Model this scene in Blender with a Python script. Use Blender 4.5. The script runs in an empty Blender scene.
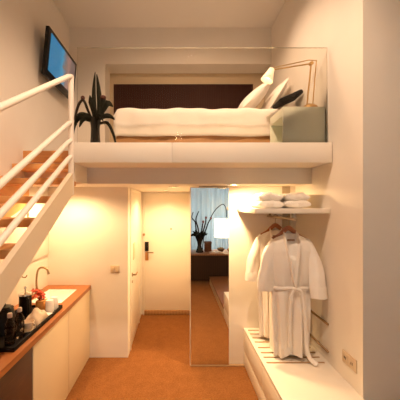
import bpy, bmesh, math, random
from mathutils import Vector, Matrix
random.seed(7)
SC = bpy.context.scene
COL = SC.collection
R = math.radians
PI = math.pi

# ------------------------------------------------------------------ materials
def mat(name, color, rough=0.6, metal=0.0, noise=0.0, nscale=20.0, bump=0.0, bscale=80.0,
        emit=None, estr=0.0, spec=None, transmission=0.0, ior=1.45, sheen=0.0, alpha=1.0):
    m = bpy.data.materials.new(name); m.use_nodes = True
    nt = m.node_tree; b = nt.nodes['Principled BSDF']
    b.inputs['Base Color'].default_value = (*color, 1)
    b.inputs['Roughness'].default_value = rough
    b.inputs['Metallic'].default_value = metal
    b.inputs['IOR'].default_value = ior
    b.inputs['Transmission Weight'].default_value = transmission
    b.inputs['Alpha'].default_value = alpha
    if spec is not None: b.inputs['Specular IOR Level'].default_value = spec
    if sheen: b.inputs['Sheen Weight'].default_value = sheen
    if emit:
        b.inputs['Emission Color'].default_value = (*emit, 1)
        b.inputs['Emission Strength'].default_value = estr
    tc = nt.nodes.new('ShaderNodeTexCoord')
    if noise:
        n = nt.nodes.new('ShaderNodeTexNoise'); n.inputs['Scale'].default_value = nscale
        n.inputs['Detail'].default_value = 5
        nt.links.new(tc.outputs['Object'], n.inputs['Vector'])
        r = nt.nodes.new('ShaderNodeValToRGB')
        r.color_ramp.elements[0].position = .3; r.color_ramp.elements[1].position = .7
        r.color_ramp.elements[0].color = (*[c*(1-noise) for c in color], 1)
        r.color_ramp.elements[1].color = (*[min(1, c*(1+noise)) for c in color], 1)
        nt.links.new(n.outputs['Fac'], r.inputs['Fac'])
        nt.links.new(r.outputs['Color'], b.inputs['Base Color'])
    if bump:
        n2 = nt.nodes.new('ShaderNodeTexNoise'); n2.inputs['Scale'].default_value = bscale
        n2.inputs['Detail'].default_value = 3
        nt.links.new(tc.outputs['Object'], n2.inputs['Vector'])
        bp = nt.nodes.new('ShaderNodeBump'); bp.inputs['Strength'].default_value = bump
        bp.inputs['Distance'].default_value = .01
        nt.links.new(n2.outputs['Fac'], bp.inputs['Height'])
        nt.links.new(bp.outputs['Normal'], b.inputs['Normal'])
    return m

def wood(name, c1, c2, scale=(1, 1, 1), rough=0.4, wscale=6.0, dist=3.0, bands='X'):
    m = bpy.data.materials.new(name); m.use_nodes = True
    nt = m.node_tree; b = nt.nodes['Principled BSDF']
    b.inputs['Roughness'].default_value = rough
    tc = nt.nodes.new('ShaderNodeTexCoord'); mp = nt.nodes.new('ShaderNodeMapping')
    mp.inputs['Scale'].default_value = scale
    nt.links.new(tc.outputs['Object'], mp.inputs['Vector'])
    w = nt.nodes.new('ShaderNodeTexWave'); w.bands_direction = bands
    w.inputs['Scale'].default_value = wscale; w.inputs['Distortion'].default_value = dist
    w.inputs['Detail'].default_value = 3; w.inputs['Detail Scale'].default_value = 1.5
    nt.links.new(mp.outputs['Vector'], w.inputs['Vector'])
    r = nt.nodes.new('ShaderNodeValToRGB')
    r.color_ramp.elements[0].color = (*c1, 1); r.color_ramp.elements[1].color = (*c2, 1)
    nt.links.new(w.outputs['Fac'], r.inputs['Fac'])
    nt.links.new(r.outputs['Color'], b.inputs['Base Color'])
    return m

def carpet_mat():
    m = bpy.data.materials.new('orange_brown_carpet'); m.use_nodes = True
    nt = m.node_tree; b = nt.nodes['Principled BSDF']
    b.inputs['Roughness'].default_value = .95; b.inputs['Specular IOR Level'].default_value = .1
    tc = nt.nodes.new('ShaderNodeTexCoord')
    n = nt.nodes.new('ShaderNodeTexNoise'); n.inputs['Scale'].default_value = 90; n.inputs['Detail'].default_value = 4
    n2 = nt.nodes.new('ShaderNodeTexNoise'); n2.inputs['Scale'].default_value = 9; n2.inputs['Detail'].default_value = 6
    for q in (n, n2): nt.links.new(tc.outputs['Object'], q.inputs['Vector'])
    r = nt.nodes.new('ShaderNodeValToRGB')
    r.color_ramp.elements[0].position = .32; r.color_ramp.elements[1].position = .68
    r.color_ramp.elements[0].color = (.175, .066, .020, 1); r.color_ramp.elements[1].color = (.30, .126, .040, 1)
    mx = nt.nodes.new('ShaderNodeMix'); mx.data_type = 'FLOAT'; mx.inputs[0].default_value = .22
    nt.links.new(n.outputs['Fac'], mx.inputs[2]); nt.links.new(n2.outputs['Fac'], mx.inputs[3])
    nt.links.new(mx.outputs[0], r.inputs['Fac']); nt.links.new(r.outputs['Color'], b.inputs['Base Color'])
    bp = nt.nodes.new('ShaderNodeBump'); bp.inputs['Strength'].default_value = .5; bp.inputs['Distance'].default_value = .01
    nt.links.new(n.outputs['Fac'], bp.inputs['Height']); nt.links.new(bp.outputs['Normal'], b.inputs['Normal'])
    return m

def curtain_mat():
    m = bpy.data.materials.new('sheer_curtain'); m.use_nodes = True
    nt = m.node_tree
    for n in list(nt.nodes): nt.nodes.remove(n)
    o = nt.nodes.new('ShaderNodeOutputMaterial'); mx = nt.nodes.new('ShaderNodeMixShader')
    d = nt.nodes.new('ShaderNodeBsdfDiffuse'); t = nt.nodes.new('ShaderNodeBsdfTranslucent')
    d.inputs['Color'].default_value = (.70, .73, .73, 1); t.inputs['Color'].default_value = (.80, .84, .84, 1)
    mx.inputs[0].default_value = .6
    nt.links.new(d.outputs[0], mx.inputs[1]); nt.links.new(t.outputs[0], mx.inputs[2]); nt.links.new(mx.outputs[0], o.inputs[0])
    return m

def glass_mat(name, color, rough=0.0, ior=1.35):
    """thin glass sheet: mostly straight-through, with a grazing-angle reflection"""
    m = bpy.data.materials.new(name); m.use_nodes = True
    nt = m.node_tree
    for n in list(nt.nodes): nt.nodes.remove(n)
    o = nt.nodes.new('ShaderNodeOutputMaterial'); mx = nt.nodes.new('ShaderNodeMixShader')
    t = nt.nodes.new('ShaderNodeBsdfTransparent'); t.inputs['Color'].default_value = (*color, 1)
    g = nt.nodes.new('ShaderNodeBsdfGlossy'); g.inputs['Roughness'].default_value = rough
    f = nt.nodes.new('ShaderNodeFresnel'); f.inputs['IOR'].default_value = ior
    nt.links.new(f.outputs[0], mx.inputs[0]); nt.links.new(t.outputs[0], mx.inputs[1]); nt.links.new(g.outputs[0], mx.inputs[2])
    nt.links.new(mx.outputs[0], o.inputs[0])
    return m

def screen_mat():
    m = bpy.data.materials.new('lit_screen'); m.use_nodes = True
    nt = m.node_tree; b = nt.nodes['Principled BSDF']
    b.inputs['Base Color'].default_value = (.01, .01, .01, 1); b.inputs['Roughness'].default_value = .15
    tc = nt.nodes.new('ShaderNodeTexCoord'); sp = nt.nodes.new('ShaderNodeSeparateXYZ')
    nt.links.new(tc.outputs['Object'], sp.inputs[0])
    n = nt.nodes.new('ShaderNodeTexNoise'); n.inputs['Scale'].default_value = 9; n.inputs['Detail'].default_value = 5
    nt.links.new(tc.outputs['Object'], n.inputs['Vector'])
    a = nt.nodes.new('ShaderNodeMath'); a.operation = 'MULTIPLY_ADD'; a.inputs[1].default_value = .3
    nt.links.new(n.outputs['Fac'], a.inputs[0]); nt.links.new(sp.outputs['Y'], a.inputs[2])
    r = nt.nodes.new('ShaderNodeValToRGB')
    e = r.color_ramp.elements
    e[0].position = .0; e[0].color = (.01, .17, .33, 1)
    e[1].position = .12; e[1].color = (.015, .25, .42, 1)
    x = e.new(.20); x.color = (.16, .12, .11, 1)
    x = e.new(.30); x.color = (.32, .17, .13, 1)
    x = e.new(.42); x.color = (.14, .09, .08, 1)
    nt.links.new(a.outputs[0], r.inputs['Fac'])
    nt.links.new(r.outputs['Color'], b.inputs['Emission Color']); b.inputs['Emission Strength'].default_value = 1.0
    return m

WALL = (.80, .74, .66)
M = dict(
    wall=mat('warm_white_paint', WALL, .75, noise=.015, nscale=4),
    ceil=mat('ceiling_paint', (.80, .74, .66), .85),
    lacquer=mat('white_lacquer', (.82, .76, .67), .35),
    cabinet=mat('cream_laminate', (.74, .60, .40), .45),
    dark_cabinet=wood('dark_walnut', (.055, .022, .012), (.10, .042, .02), (1, 1, 12), .45),
    counter=wood('oiled_timber', (.30, .10, .028), (.41, .155, .046), (14, 1, 14), .32, 2.0, 4.0),
    tread=wood('orange_timber', (.66, .31, .10), (.80, .42, .15), (1, 12, 12), .4, 2.0, 4.0, 'Y'),
    steel_white=mat('white_painted_steel', (.86, .80, .72), .3),
    stringer=mat('stringer_paint', (.76, .65, .49), .5),
    carpet=carpet_mat(),
    black=mat('black_plastic', (.010, .009, .009), .35, spec=.25),
    tray=mat('black_lacquer', (.010, .008, .007), .6, spec=.15),
    bronze=mat('brushed_bronze', (.36, .25, .14), .3, .9),
    brass=mat('aged_brass', (.62, .40, .17), .35, .85),
    chrome=mat('chrome', (.75, .72, .68), .15, 1.0),
    copper=mat('copper_plate', (.55, .26, .10), .3, .85),
    sinkw=mat('white_ceramic', (.93, .92, .88), .12),
    screen=screen_mat(),
    mirror=mat('silver_mirror', (.86, .86, .84), .005, 1.0),
    frost=mat('frosted_panel', (.85, .80, .70), .25),
    bal=glass_mat('balustrade_glass', (.96, .948, .922), ior=1.13),
    winglass=glass_mat('window_glass', (.95, .97, .97)),
    clear=glass_mat('clear_glass', (.80, .76, .70), .02),
    pet=glass_mat('bottle_plastic', (.56, .52, .48), .05),
    curtain=curtain_mat(),
    duvet=mat('white_cotton', (.86, .81, .74), .9, bump=.3, bscale=14, sheen=.2),
    pillow=mat('pillow_cotton', (.88, .82, .75), .9, bump=.3, bscale=18),
    bedwood=wood('bed_oak', (.42, .22, .09), (.52, .29, .125), (1, 10, 10), .5, 2.0, 3.0, 'Z'),
    niche=wood('pale_veneer', (.58, .45, .29), (.62, .48, .31), (6, 6, 1), .55, 1.6, 3.0),
    head=mat('dark_stained_timber', (.046, .016, .010), .6, spec=.15),
    headgap=mat('headboard_groove', (.02, .008, .006), .7),
    cushion=mat('black_fabric', (.012, .010, .010), .9),
    night=mat('nightstand_lacquer', (.78, .81, .68), .4),
    shade_w=mat('lamp_shade_enamel', (.9, .8, .6), .5, emit=(1, .78, .48), estr=.55),
    bulb=mat('lit_bulb', (1, .9, .7), .5, emit=(1, .78, .45), estr=6),
    arcshade=mat('lit_linen_shade', (.95, .9, .8), .8, emit=(1, .88, .66), estr=1.9),
    downlight=mat('lit_lens', (1, .9, .7), .5, emit=(1, .76, .42), estr=6),
    leaf=mat('bronze_green_leaf', (.012, .013, .008), .6, spec=.15, noise=.3, nscale=14),
    stem=mat('dark_stem', (.025, .016, .009), .6, spec=.2),
    bud=mat('maroon_bud', (.09, .025, .02), .6),
    pinkbud=mat('dusky_pink_bud', (.30, .09, .07), .6),
    darkpot=mat('dark_glaze', (.02, .02, .018), .25),
    robe=mat('white_waffle_cotton', (.86, .81, .75), .92, bump=.35, bscale=120, sheen=.15),
    robe_in=mat('robe_trim_cotton', (.82, .75, .66), .92, bump=.3, bscale=120),
    label_tan=mat('tan_label', (.35, .2, .11), .8),
    hanger=wood('reddish_wood', (.26, .075, .022), (.36, .12, .04), (8, 1, 1), .35),
    towel=mat('white_terry', (.88, .84, .78), .95, bump=.9, bscale=90),
    rack=mat('dark_bronze_bar', (.40, .26, .14), .5, .1),
    rail=mat('grey_brown_metal', (.36, .28, .19), .4, .6),
    upright=mat('satin_steel', (.42, .35, .26), .4, .6),
    redpetal=mat('red_petal', (.62, .07, .02), .5, noise=.25, nscale=30),
    orange=mat('orange_card', (.72, .34, .09), .6),
    paper=mat('white_paper', (.86, .82, .76), .7),
    cream=mat('cream_china', (.74, .62, .46), .3),
    linen=mat('cream_linen', (.62, .50, .36), .9, bump=.3, bscale=60),
    cap=mat('white_cap', (.78, .72, .66), .4),
    plate=mat('switch_plate', (.60, .47, .32), .4),
    plate2=mat('outlet_plate', (.66, .53, .38), .4),
    slot=mat('dark_slot', (.03, .02, .015), .6),
    desk=wood('dark_desk', (.022, .009, .005), (.036, .015, .008), (1, 8, 8), .4),
    desktop=wood('desk_top', (.30, .15, .065), (.38, .2, .09), (1, 8, 8), .35),
    basket=mat('brown_leather', (.16, .065, .03), .6, noise=.3, nscale=25),
    gold=mat('gold_ornament', (.52, .35, .14), .4, .4),
    platform=wood('brown_platform_timber', (.17, .065, .022), (.22, .09, .03), (8, 1, 1), .45),
    plat_face=mat('platform_face', (.62, .50, .34), .55),
    gap=mat('shadow_gap', (.10, .06, .03), .9),
    sill=wood('threshold_timber', (.36, .19, .08), (.44, .25, .11), (1, 8, 8), .5),
)

# ------------------------------------------------------------------ mesh builder
class MB:
    def __init__(s): s.bm = bmesh.new()
    def box(s, x0, x1, y0, y1, z0, z1, bev=0.0, seg=2, rot=None, piv=None):
        r = bmesh.ops.create_cube(s.bm, size=1)
        vs = r['verts']
        c = Vector(((x0+x1)/2, (y0+y1)/2, (z0+z1)/2))
        for v in vs: v.co = Vector((v.co.x*(x1-x0), v.co.y*(y1-y0), v.co.z*(z1-z0))) + c
        if bev:
            es = list({e for v in vs for e in v.link_edges})
            g = bmesh.ops.bevel(s.bm, geom=es, offset=bev, segments=seg, affect='EDGES', profile=.5)
            vs = list({v for f in g['faces'] for v in f.verts} | {v for v in vs if v.is_valid})
        if rot:
            p = Vector(piv) if piv else c
            for v in vs: v.co = rot @ (v.co - p) + p
        return s
    def lathe(s, prof, c, seg=32, rot=None):
        c = Vector(c); rings = []
        for (r, z) in prof:
            if r < 1e-5:
                rings.append([s.bm.verts.new(Vector((0, 0, z)))])
            else:
                rings.append([s.bm.verts.new(Vector((r*math.cos(2*PI*i/seg), r*math.sin(2*PI*i/seg), z))) for i in range(seg)])
        for a, b in zip(rings, rings[1:]):
            for i in range(seg):
                j = (i+1) % seg
                if len(a) == 1 and len(b) == 1: continue
                if len(a) == 1: s.bm.faces.new((a[0], b[j], b[i]))
                elif len(b) == 1: s.bm.faces.new((a[i], a[j], b[0]))
                else: s.bm.faces.new((a[i], a[j], b[j], b[i]))
        for rg in rings:
            for v in rg: v.co = (rot @ v.co if rot else v.co) + c
        return s
    def tube(s, pts, rad, seg=12, smooth=0, cap=True, flat=None):
        P = [Vector(p) for p in pts]
        rr = list(rad) if hasattr(rad, '__len__') else [rad]*len(P)
        if smooth:
            Q, q = [], []
            for i in range(len(P)-1):
                p0, p1, p2, p3 = P[max(i-1, 0)], P[i], P[i+1], P[min(i+2, len(P)-1)]
                for k in range(smooth):
                    t = k/smooth
                    Q.append(.5*((2*p1)+(p2-p0)*t+(2*p0-5*p1+4*p2-p3)*t*t+(3*p1-p0-3*p2+p3)*t**3))
                    q.append(rr[i]*(1-t)+rr[i+1]*t)
            Q.append(P[-1]); q.append(rr[-1]); P, rr = Q, q
        T = []
        for i in range(len(P)):
            d = P[min(i+1, len(P)-1)] - P[max(i-1, 0)]
            T.append(d.normalized() if d.length > 1e-9 else Vector((0, 0, 1)))
        up = Vector((0, 1, 0)) if abs(T[0].y) < .9 else Vector((1, 0, 0))
        n = (up - T[0]*up.dot(T[0])).normalized()
        rings = []
        for i, p in enumerate(P):
            n = (n - T[i]*n.dot(T[i])).normalized(); b = T[i].cross(n)
            fl = flat if flat else 1.0
            rings.append([s.bm.verts.new(p + n*(rr[i]*fl*math.cos(2*PI*k/seg)) + b*(rr[i]*math.sin(2*PI*k/seg))) for k in range(seg)])
        for a, b in zip(rings, rings[1:]):
            for k in range(seg):
                j = (k+1) % seg
                s.bm.faces.new((a[k], a[j], b[j], b[k]))
        if cap:
            s.bm.faces.new(rings[0][::-1]); s.bm.faces.new(rings[-1])
        return s
    def loft(s, rings, closed=True, cap=True):
        V = [[s.bm.verts.new(Vector(p)) for p in r] for r in rings]
        n = len(V[0])
        for a, b in zip(V, V[1:]):
            for k in range(n if closed else n-1):
                j = (k+1) % n
                s.bm.faces.new((a[k], a[j], b[j], b[k]))
        if cap and closed:
            s.bm.faces.new(V[0][::-1]); s.bm.faces.new(V[-1])
        return s
    def prism(s, pts, axis, a0, a1):
        """extrude a 2-D outline along an axis"""
        def mk(p, a):
            return Vector((a, p[0], p[1])) if axis == 'x' else (Vector((p[0], a, p[1])) if axis == 'y' else Vector((p[0], p[1], a)))
        A = [s.bm.verts.new(mk(p, a0)) for p in pts]; B = [s.bm.verts.new(mk(p, a1)) for p in pts]
        n = len(pts)
        for i in range(n):
            j = (i+1) % n
            s.bm.faces.new((A[i], A[j], B[j], B[i]))
        s.bm.faces.new(A[::-1]); s.bm.faces.new(B)
        return s
    def ball(s, c, rx, ry, rz, u=20, v=12, rot=None, e=1.0):
        sg = lambda x: math.copysign(abs(x)**e, x)
        prof = []
        rings = []
        for i in range(1, v):
            th = -PI/2 + PI*i/v
            rings.append([Vector((rx*sg(math.cos(th))*sg(math.cos(2*PI*k/u)), ry*sg(math.cos(th))*sg(math.sin(2*PI*k/u)), rz*sg(math.sin(th)))) for k in range(u)])
        c = Vector(c)
        rings = [[(rot @ p if rot else p)+c for p in r] for r in rings]
        return s.loft(rings)
    def build(s, name, m, parent=None, smooth=True, angle=35):
        bmesh.ops.recalc_face_normals(s.bm, faces=s.bm.faces[:])
        co = [v.co for v in s.bm.verts]
        if parent is not None:
            org = WORLD.get(parent.name_full, Vector((0, 0, 0)))
        else:
            xs = [c.x for c in co]; ys = [c.y for c in co]; zs = [c.z for c in co]
            org = Vector(((min(xs)+max(xs))/2, (min(ys)+max(ys))/2, min(zs)))
        for v in s.bm.verts: v.co = v.co - org
        me = bpy.data.meshes.new(name); s.bm.to_mesh(me); s.bm.free()
        for p in me.polygons: p.use_smooth = smooth
        if smooth:
            try: me.set_sharp_from_angle(angle=R(angle))
            except Exception: pass
        o = bpy.data.objects.new(name, me); COL.objects.link(o)
        me.materials.append(M[m] if isinstance(m, str) else m)
        if parent is not None:
            o.parent = parent; WORLD[o.name_full] = org
        else:
            o.location = org; WORLD[o.name_full] = org
        return o

WORLD = {}          # world position of each object's origin
def tag(o, label, cat, group=None):
    o['label'] = label; o['category'] = cat
    if group: o['group'] = group
    return o
def struct(o):
    o['kind'] = 'structure'; return o
def thing(name, label, cat, loc, group=None):
    o = bpy.data.objects.new(name, None); COL.objects.link(o); o.location = loc
    o.empty_display_size = .1
    WORLD[o.name_full] = Vector(loc)
    return tag(o, label, cat, group)
def copy_tree(o, parent=None):
    c = o.copy(); COL.objects.link(c)
    if parent is not None: c.parent = parent
    for ch in list(o.children): copy_tree(ch, c)
    return c

# ------------------------------------------------------------------ dimensions
XL, XR, XJ = -1.585, 1.415, 2.6          # left wall, closet wall, jogged right wall
YB = -1.75                               # wall behind the camera (window)
YBLK, YCL, YDOOR = 3.59, 3.43, 4.985     # bathroom block front, closet back wall, entry door
YFA, YBEAM = 2.61, 3.03                  # loft fascia, dropped beam
ZLOFT, ZSOF, ZLOW = 2.45, 2.275, 2.11
ZC = 4.52
YBH, YNI = 4.305, 4.62

# ------------------------------------------------------------------ the setting
struct(MB().box(XL-.15, XJ+.15, YB-.15, 5.2, -.12, 0).build('floor', 'carpet'))
struct(MB().box(XL-.15, XJ+.15, YB-.15, 5.2, ZC, ZC+.12).build('ceiling', 'ceil'))
struct(MB().box(XL-.15, XL, YB, 5.2, 0, ZC).build('wall_left', 'wall'))
# closet side wall + jog: solid block
struct(MB().box(XR, XJ+.15, 2.195, 5.2, 0, ZC).build('wall_right', 'wall'))
struct(MB().box(XJ, XJ+.15, YB, 2.195, 0, ZC).build('wall_right_near', 'wall'))
# bathroom block (left of the corridor) with an opening-free front
struct(MB().box(XL, -.595, YBLK, YDOOR+.02, 0, ZLOW).build('wall_bathroom', 'wall'))
# closet back wall, right of the corridor
struct(MB().box(.27, XR, YCL, YDOOR+.02, 0, ZLOW).build('wall_closet', 'wall'))
# entry wall around the door leaf
m = MB(); m.box(-.595, -.56, YDOOR, 5.2, 0, ZLOW); m.box(.255, .27, YDOOR, 5.2, 0, ZLOW); m.box(-.56, .255, YDOOR, 5.2, 2.10, ZLOW)
m.box(-.56, .255, 5.08, 5.2, 0, 2.10)
struct(m.build('wall_entry', 'wall'))
# loft slab: floor + fascia at the front edge, open over the stair
m = MB()
m.box(-.927, 1.405, YFA+.02, YBEAM, ZSOF, ZLOFT)
m.box(XL, XR, YBEAM, 5.2, ZLOW, ZLOFT)
struct(m.build('floor_loft', 'wall'))
m = MB(); m.box(-.927, .0-.038, YFA, YFA+.02, ZSOF-.002, ZLOFT+.004, .002); m.box(-.034, 1.405, YFA, YFA+.02, ZSOF-.002, ZLOFT+.004, .002)
struct(m.build('trim_1', 'lacquer'))
# stairwell side cheek under the loft
struct(MB().box(-.947, -.927, YFA+.04, YBEAM, ZLOW, ZLOFT).build('trim_2', 'wall'))
# upper back wall with the bed niche
m = MB()
m.box(XL, -1.054, YBH, 5.2, ZLOFT, ZC)
m.box(-1.054, XR, YBH, 5.2, 3.98, ZC)
struct(m.build('wall_back', 'wall'))
struct(MB().box(-1.054, XR, YNI, 5.2, ZLOFT, 3.98).build('wall_niche', 'niche'))
# wall with the window, behind the camera
WX0, WX1, WZ0, WZ1 = -.9, 2.3, .15, 2.75
m = MB()
m.box(XL, WX0, YB-.15, YB, 0, ZC); m.box(WX1, XJ, YB-.15, YB, 0, ZC)
m.box(WX0, WX1, YB-.15, YB, 0, WZ0); m.box(WX0, WX1, YB-.15, YB, WZ1, ZC)
struct(m.build('wall_rear', 'wall'))
wn = struct(MB().box(WX0, WX1, YB-.09, YB-.08, WZ0, WZ1).build('window_1', 'winglass'))
m = MB()
for x in (WX0+.025, .7, WX1-.025): m.box(x-.025, x+.025, YB-.11, YB-.06, WZ0, WZ1)
for z in (WZ0+.025, WZ1-.025): m.box(WX0, WX1, YB-.11, YB-.06, z-.025, z+.025)
m.build('window_frame', 'steel_white', wn)

# entry door
d1 = MB().box(-.545, .24, 5.0, 5.045, .035, 2.075, .003).build('door_1', 'lacquer'); struct(d1)
m = MB(); m.box(-.56, -.547, 4.96, 5.03, 0, 2.10); m.box(.242, .255, 4.96, 5.03, 0, 2.10); m.box(-.56, .255, 4.96, 5.03, 2.078, 2.10)
m.build('door_frame', 'lacquer', d1)
MB().box(-.545, .24, 4.965, 5.0, .004, .075, .004).build('threshold', 'sill', d1)
lk = MB().box(-.535, -.47, 4.982, 5.0, 1.09, 1.25, .006).build('card_lock', 'black', d1)
MB().box(-.53, -.475, 4.984, 5.0, .93, 1.085, .006).build('lock_plate', 'copper', d1)
m = MB(); m.tube([(-.50, 4.99, 1.075), (-.50, 4.945, 1.075), (-.42, 4.94, 1.072), (-.385, 4.945, 1.07)], .011, 10, 4)
m.build('door_handle', 'bronze', d1)
m = MB(); m.lathe([(0, -.012), (.014, -.012), (.016, 0), (0, 0)], (-.086, 4.999, 1.47), 16, Matrix.Rotation(R(-90), 3, 'X') @ Matrix.Scale(-1, 3, (0, 0, 1)))
m.build('peephole', 'bronze', d1)
m = MB(); m.ball((-.548, 4.945, 1.38), .022, .022, .022, 16, 10); m.box(-.556, -.540, 4.945, 4.965, 1.365, 1.395)
m.build('door_stop', 'bronze', d1)
# bathroom door in the corridor's left wall
d2 = MB().box(-.607, -.590, 3.80, 4.62, .012, 2.06, .003).build('door_2', 'lacquer'); struct(d2)
m = MB(); m.box(-.60, -.583, 3.765, 3.797, 0, 2.10, .003); m.box(-.60, -.583, 4.623, 4.655, 0, 2.10, .003); m.box(-.60, -.583, 3.765, 4.655, 2.065, 2.10, .003)
m.build('door_frame', 'lacquer', d2)
m = MB(); m.tube([(-.592, 3.90, .95), (-.545, 3.90, .95), (-.540, 3.94, .95), (-.540, 4.04, .948)], .011, 10, 4)
m.lathe([(0, 0), (.026, 0), (.026, .008), (0, .008)], (-.590, 3.90, .95), 20, Matrix.Rotation(R(90), 3, 'Y'))
m.build('door_handle', 'bronze', d2)
m = MB(); m.lathe([(0, 0), (.018, 0), (.018, .006), (0, .006)], (-.590, 3.90, .855), 16, Matrix.Rotation(R(90), 3, 'Y'))
m.build('keyhole', 'bronze', d2)
MB().box(-.590, -.582, 3.97, 4.13, 1.13, 1.36, .003).build('notice_plate', 'plate2', d2)

# ------------------------------------------------------------------ wall fittings
o = thing('light_switch', 'square tan double light switch on the front wall beside the bathroom door', 'light switch', (-.755, YBLK, 1.05))
MB().box(-.81, -.70, YBLK-.010, YBLK, 1.05, 1.14, .003).build('switch_plate', 'plate', o)
for x in (-.782, -.728): MB().box(x-.02, x+.02, YBLK-.015, YBLK-.009, 1.065, 1.125, .002).build('rocker', 'plate', o)
o = thing('wall_outlet', 'tan double power outlet low on the wall right of the bench', 'power outlet', (XR, 2.36, .58))
MB().box(XR-.010, XR, 2.265, 2.455, .575, .675, .003).build('outlet_plate', 'plate2', o)
for y in (2.315, 2.405):
    s_ = MB().box(XR-.013, XR-.009, y-.032, y+.032, .593, .657, .002).build('socket', 'plate', o)
    m = MB(); m.box(XR-.0145, XR-.0128, y-.012, y-.006, .615, .635); m.box(XR-.0145, XR-.0128, y+.006, y+.012, .615, .635)
    m.build('socket_slot', 'slot', s_)

# ------------------------------------------------------------------ staircase
SX = -.937
SL = .607
N = 14; RISE = .1633; RUN = .269
st = thing('staircase', 'open staircase with orange timber treads and white tubular railing along the left wall', 'staircase', (-1.26, -.9, 0))
zn = lambda y: 2.195 - SL*(2.61-y)
m = MB()
y0 = 2.61 - 2.0/SL
ylo0 = 2.61-(2.195-.0)/SL
ylo1 = 2.61-(2.195-.19)/SL
m.prism([(ylo0, 0), (ylo1, 0), (2.609, zn(2.609)-.19), (2.609, zn(2.609))], 'x', SX-.02, SX+.02)
m.build('stringer', 'stringer', st, smooth=False)
m = MB(); zb = lambda y: zn(y)-.045  # added timber board, stands in for shade on the wall behind the treads
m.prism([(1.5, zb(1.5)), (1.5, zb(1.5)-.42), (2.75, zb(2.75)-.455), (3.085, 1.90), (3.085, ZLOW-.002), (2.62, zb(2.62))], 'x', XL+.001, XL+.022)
m.build('stair_shade_board', 'tread', st, smooth=False)
for k in range(1, N+1):
    yf = YBEAM - RUN*k; zt = ZLOFT - RISE*k
    MB().box(XL+.023, SX-.021, yf, yf+RUN+.02, zt-.055, zt, .004).build('tread', 'tread', st)
MB().box(XL+.001, SX-.021, YBEAM-.03, YBEAM-.001, ZLOFT-.12, ZLOFT+.002, .003).build('landing_edge', 'tread', st)
# railing
rl = st
yb = -.75
zl = lambda y, z0: z0 - SL*(2.59-y)
MB().tube([(SX, 2.59, 1.98), (SX, 2.59, 2.5), (SX, 2.59, 3.03)], .024, 16).build('post', 'steel_white', rl)
MB().tube([(SX, yb, .19), (SX, yb, zl(yb, 3.03)-.005)], .022, 16).build('post', 'steel_white', rl)
for z0, r_, nm in ((3.05, .021, 'handrail'), (2.64, .020, 'rail_bar'), (2.48, .020, 'rail_bar'), (2.335, .020, 'rail_bar')):
    pts = [(SX, yb, zl(yb, z0)), (SX, 1.0, zl(1.0, z0)), (SX, 2.52, zl(2.52, z0)), (SX, 2.59, z0-.012)]
    m = MB(); m.tube(pts, r_, 16)
    if nm == 'handrail': m.ball((SX, 2.588, z0-.02), .025, .025, .025)
    m.build(nm, 'steel_white', rl)

# glass balustrade
gb = thing('glass_balustrade', 'frameless clear glass balustrade along the edge of the loft', 'balustrade', (.24, 2.69, ZLOFT))
MB().box(-.917, 1.398, 2.683, 2.695, ZLOFT+.002, 3.345, .002).build('glass_pane', 'bal', gb)
MB().box(-.917, 1.398, 2.684, 2.694, 3.3455, 3.349).build('glass_edge', glass_mat('polished_glass_edge', (.90, .89, .80), .1), gb)
m = MB(); m.box(-.917, 1.398, 2.672, 2.682, ZLOFT+.001, ZLOFT+.012); m.box(-.917, 1.398, 2.696, 2.706, ZLOFT+.001, ZLOFT+.012)
m.build('base_channel', 'chrome', gb)

# ------------------------------------------------------------------ television
tv = thing('television', 'black flat television playing a blue picture, high on the left wall', 'television', (XL, 3.69, 3.36))
tilt = Matrix.Rotation(R(5.5), 3, 'Y')
piv = (XL+.085, 3.69, 3.36)
def tvbox(x0, x1, y0, y1, z0, z1, bev=0): return MB().box(x0, x1, y0, y1, z0, z1, bev, 2, tilt, piv)
TX = XL+.075
tvbox(TX, TX+.045, 3.24, 4.14, 3.36, 3.90, .008).build('casing', 'black', tv)
m = tvbox(TX+.0445, TX+.0475, 3.30, 4.08, 3.43, 3.855)
m.build('screen', 'screen', tv)
m = MB(); m.box(XL, XL+.02, 3.55, 3.83, 3.5, 3.78); m.box(XL+.02, TX+.01, 3.62, 3.76, 3.58, 3.70)
m.build('wall_bracket', 'black', tv)

# ------------------------------------------------------------------ bed and loft furniture
BY0, BY1, BX0, BX1 = 3.30, 4.60, -.706, 1.40
bed = thing('bed', 'low double bed on an oak base set into the loft niche', 'bed', (.33, 4.0, ZLOFT))
MB().box(BX0+.02, BX1, BY0+.03, BY1, ZLOFT, 2.70, .006).build('base', 'bedwood', bed)
MB().box(BX0+.02, BX1, BY0+.03, BY1, 2.705, 2.94, .05, 4).build('mattress', 'duvet', bed)
# duvet: a shell that drapes over front and left end
m = MB()
nu, nv = 60, 44
def duv(u, v):
    # u across X, v along the wrapped profile front hem -> top -> back
    x = BX0-.005 + (BX1-BX0-.004)*u
    L1, L2 = .33, BY1-BY0-.02
    t = v*(L1+L2)
    r = .06
    if t < L1-r: y, z = BY0+.004, 2.675+t
    elif t < L1-r+r*PI/2:
        a = (t-(L1-r))/r; y, z = BY0+.004+r*(1-math.cos(a)), 2.675+L1-r+r*math.sin(a)
    else: y, z = BY0+.004+r+(t-(L1-r)-r*PI/2), 2.675+L1
    edge = (1-u)*(BX1-BX0)
    lx = u*(BX1-BX0)
    if lx < .07: z -= (0.07-math.sqrt(max(0, .07**2-(.07-lx)**2)))*(1 if t > L1-r else .35)
    wob = .006*math.sin(9*x+3*v)+.005*math.sin(23*x+1.3)+.004*math.sin(17*y)
    if t < L1-r: y += -.004 + wob*(1.3-t); z += .004*math.sin(6*x)*(1-t/L1)
    else: z += wob
    return Vector((x, y, z))
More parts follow.
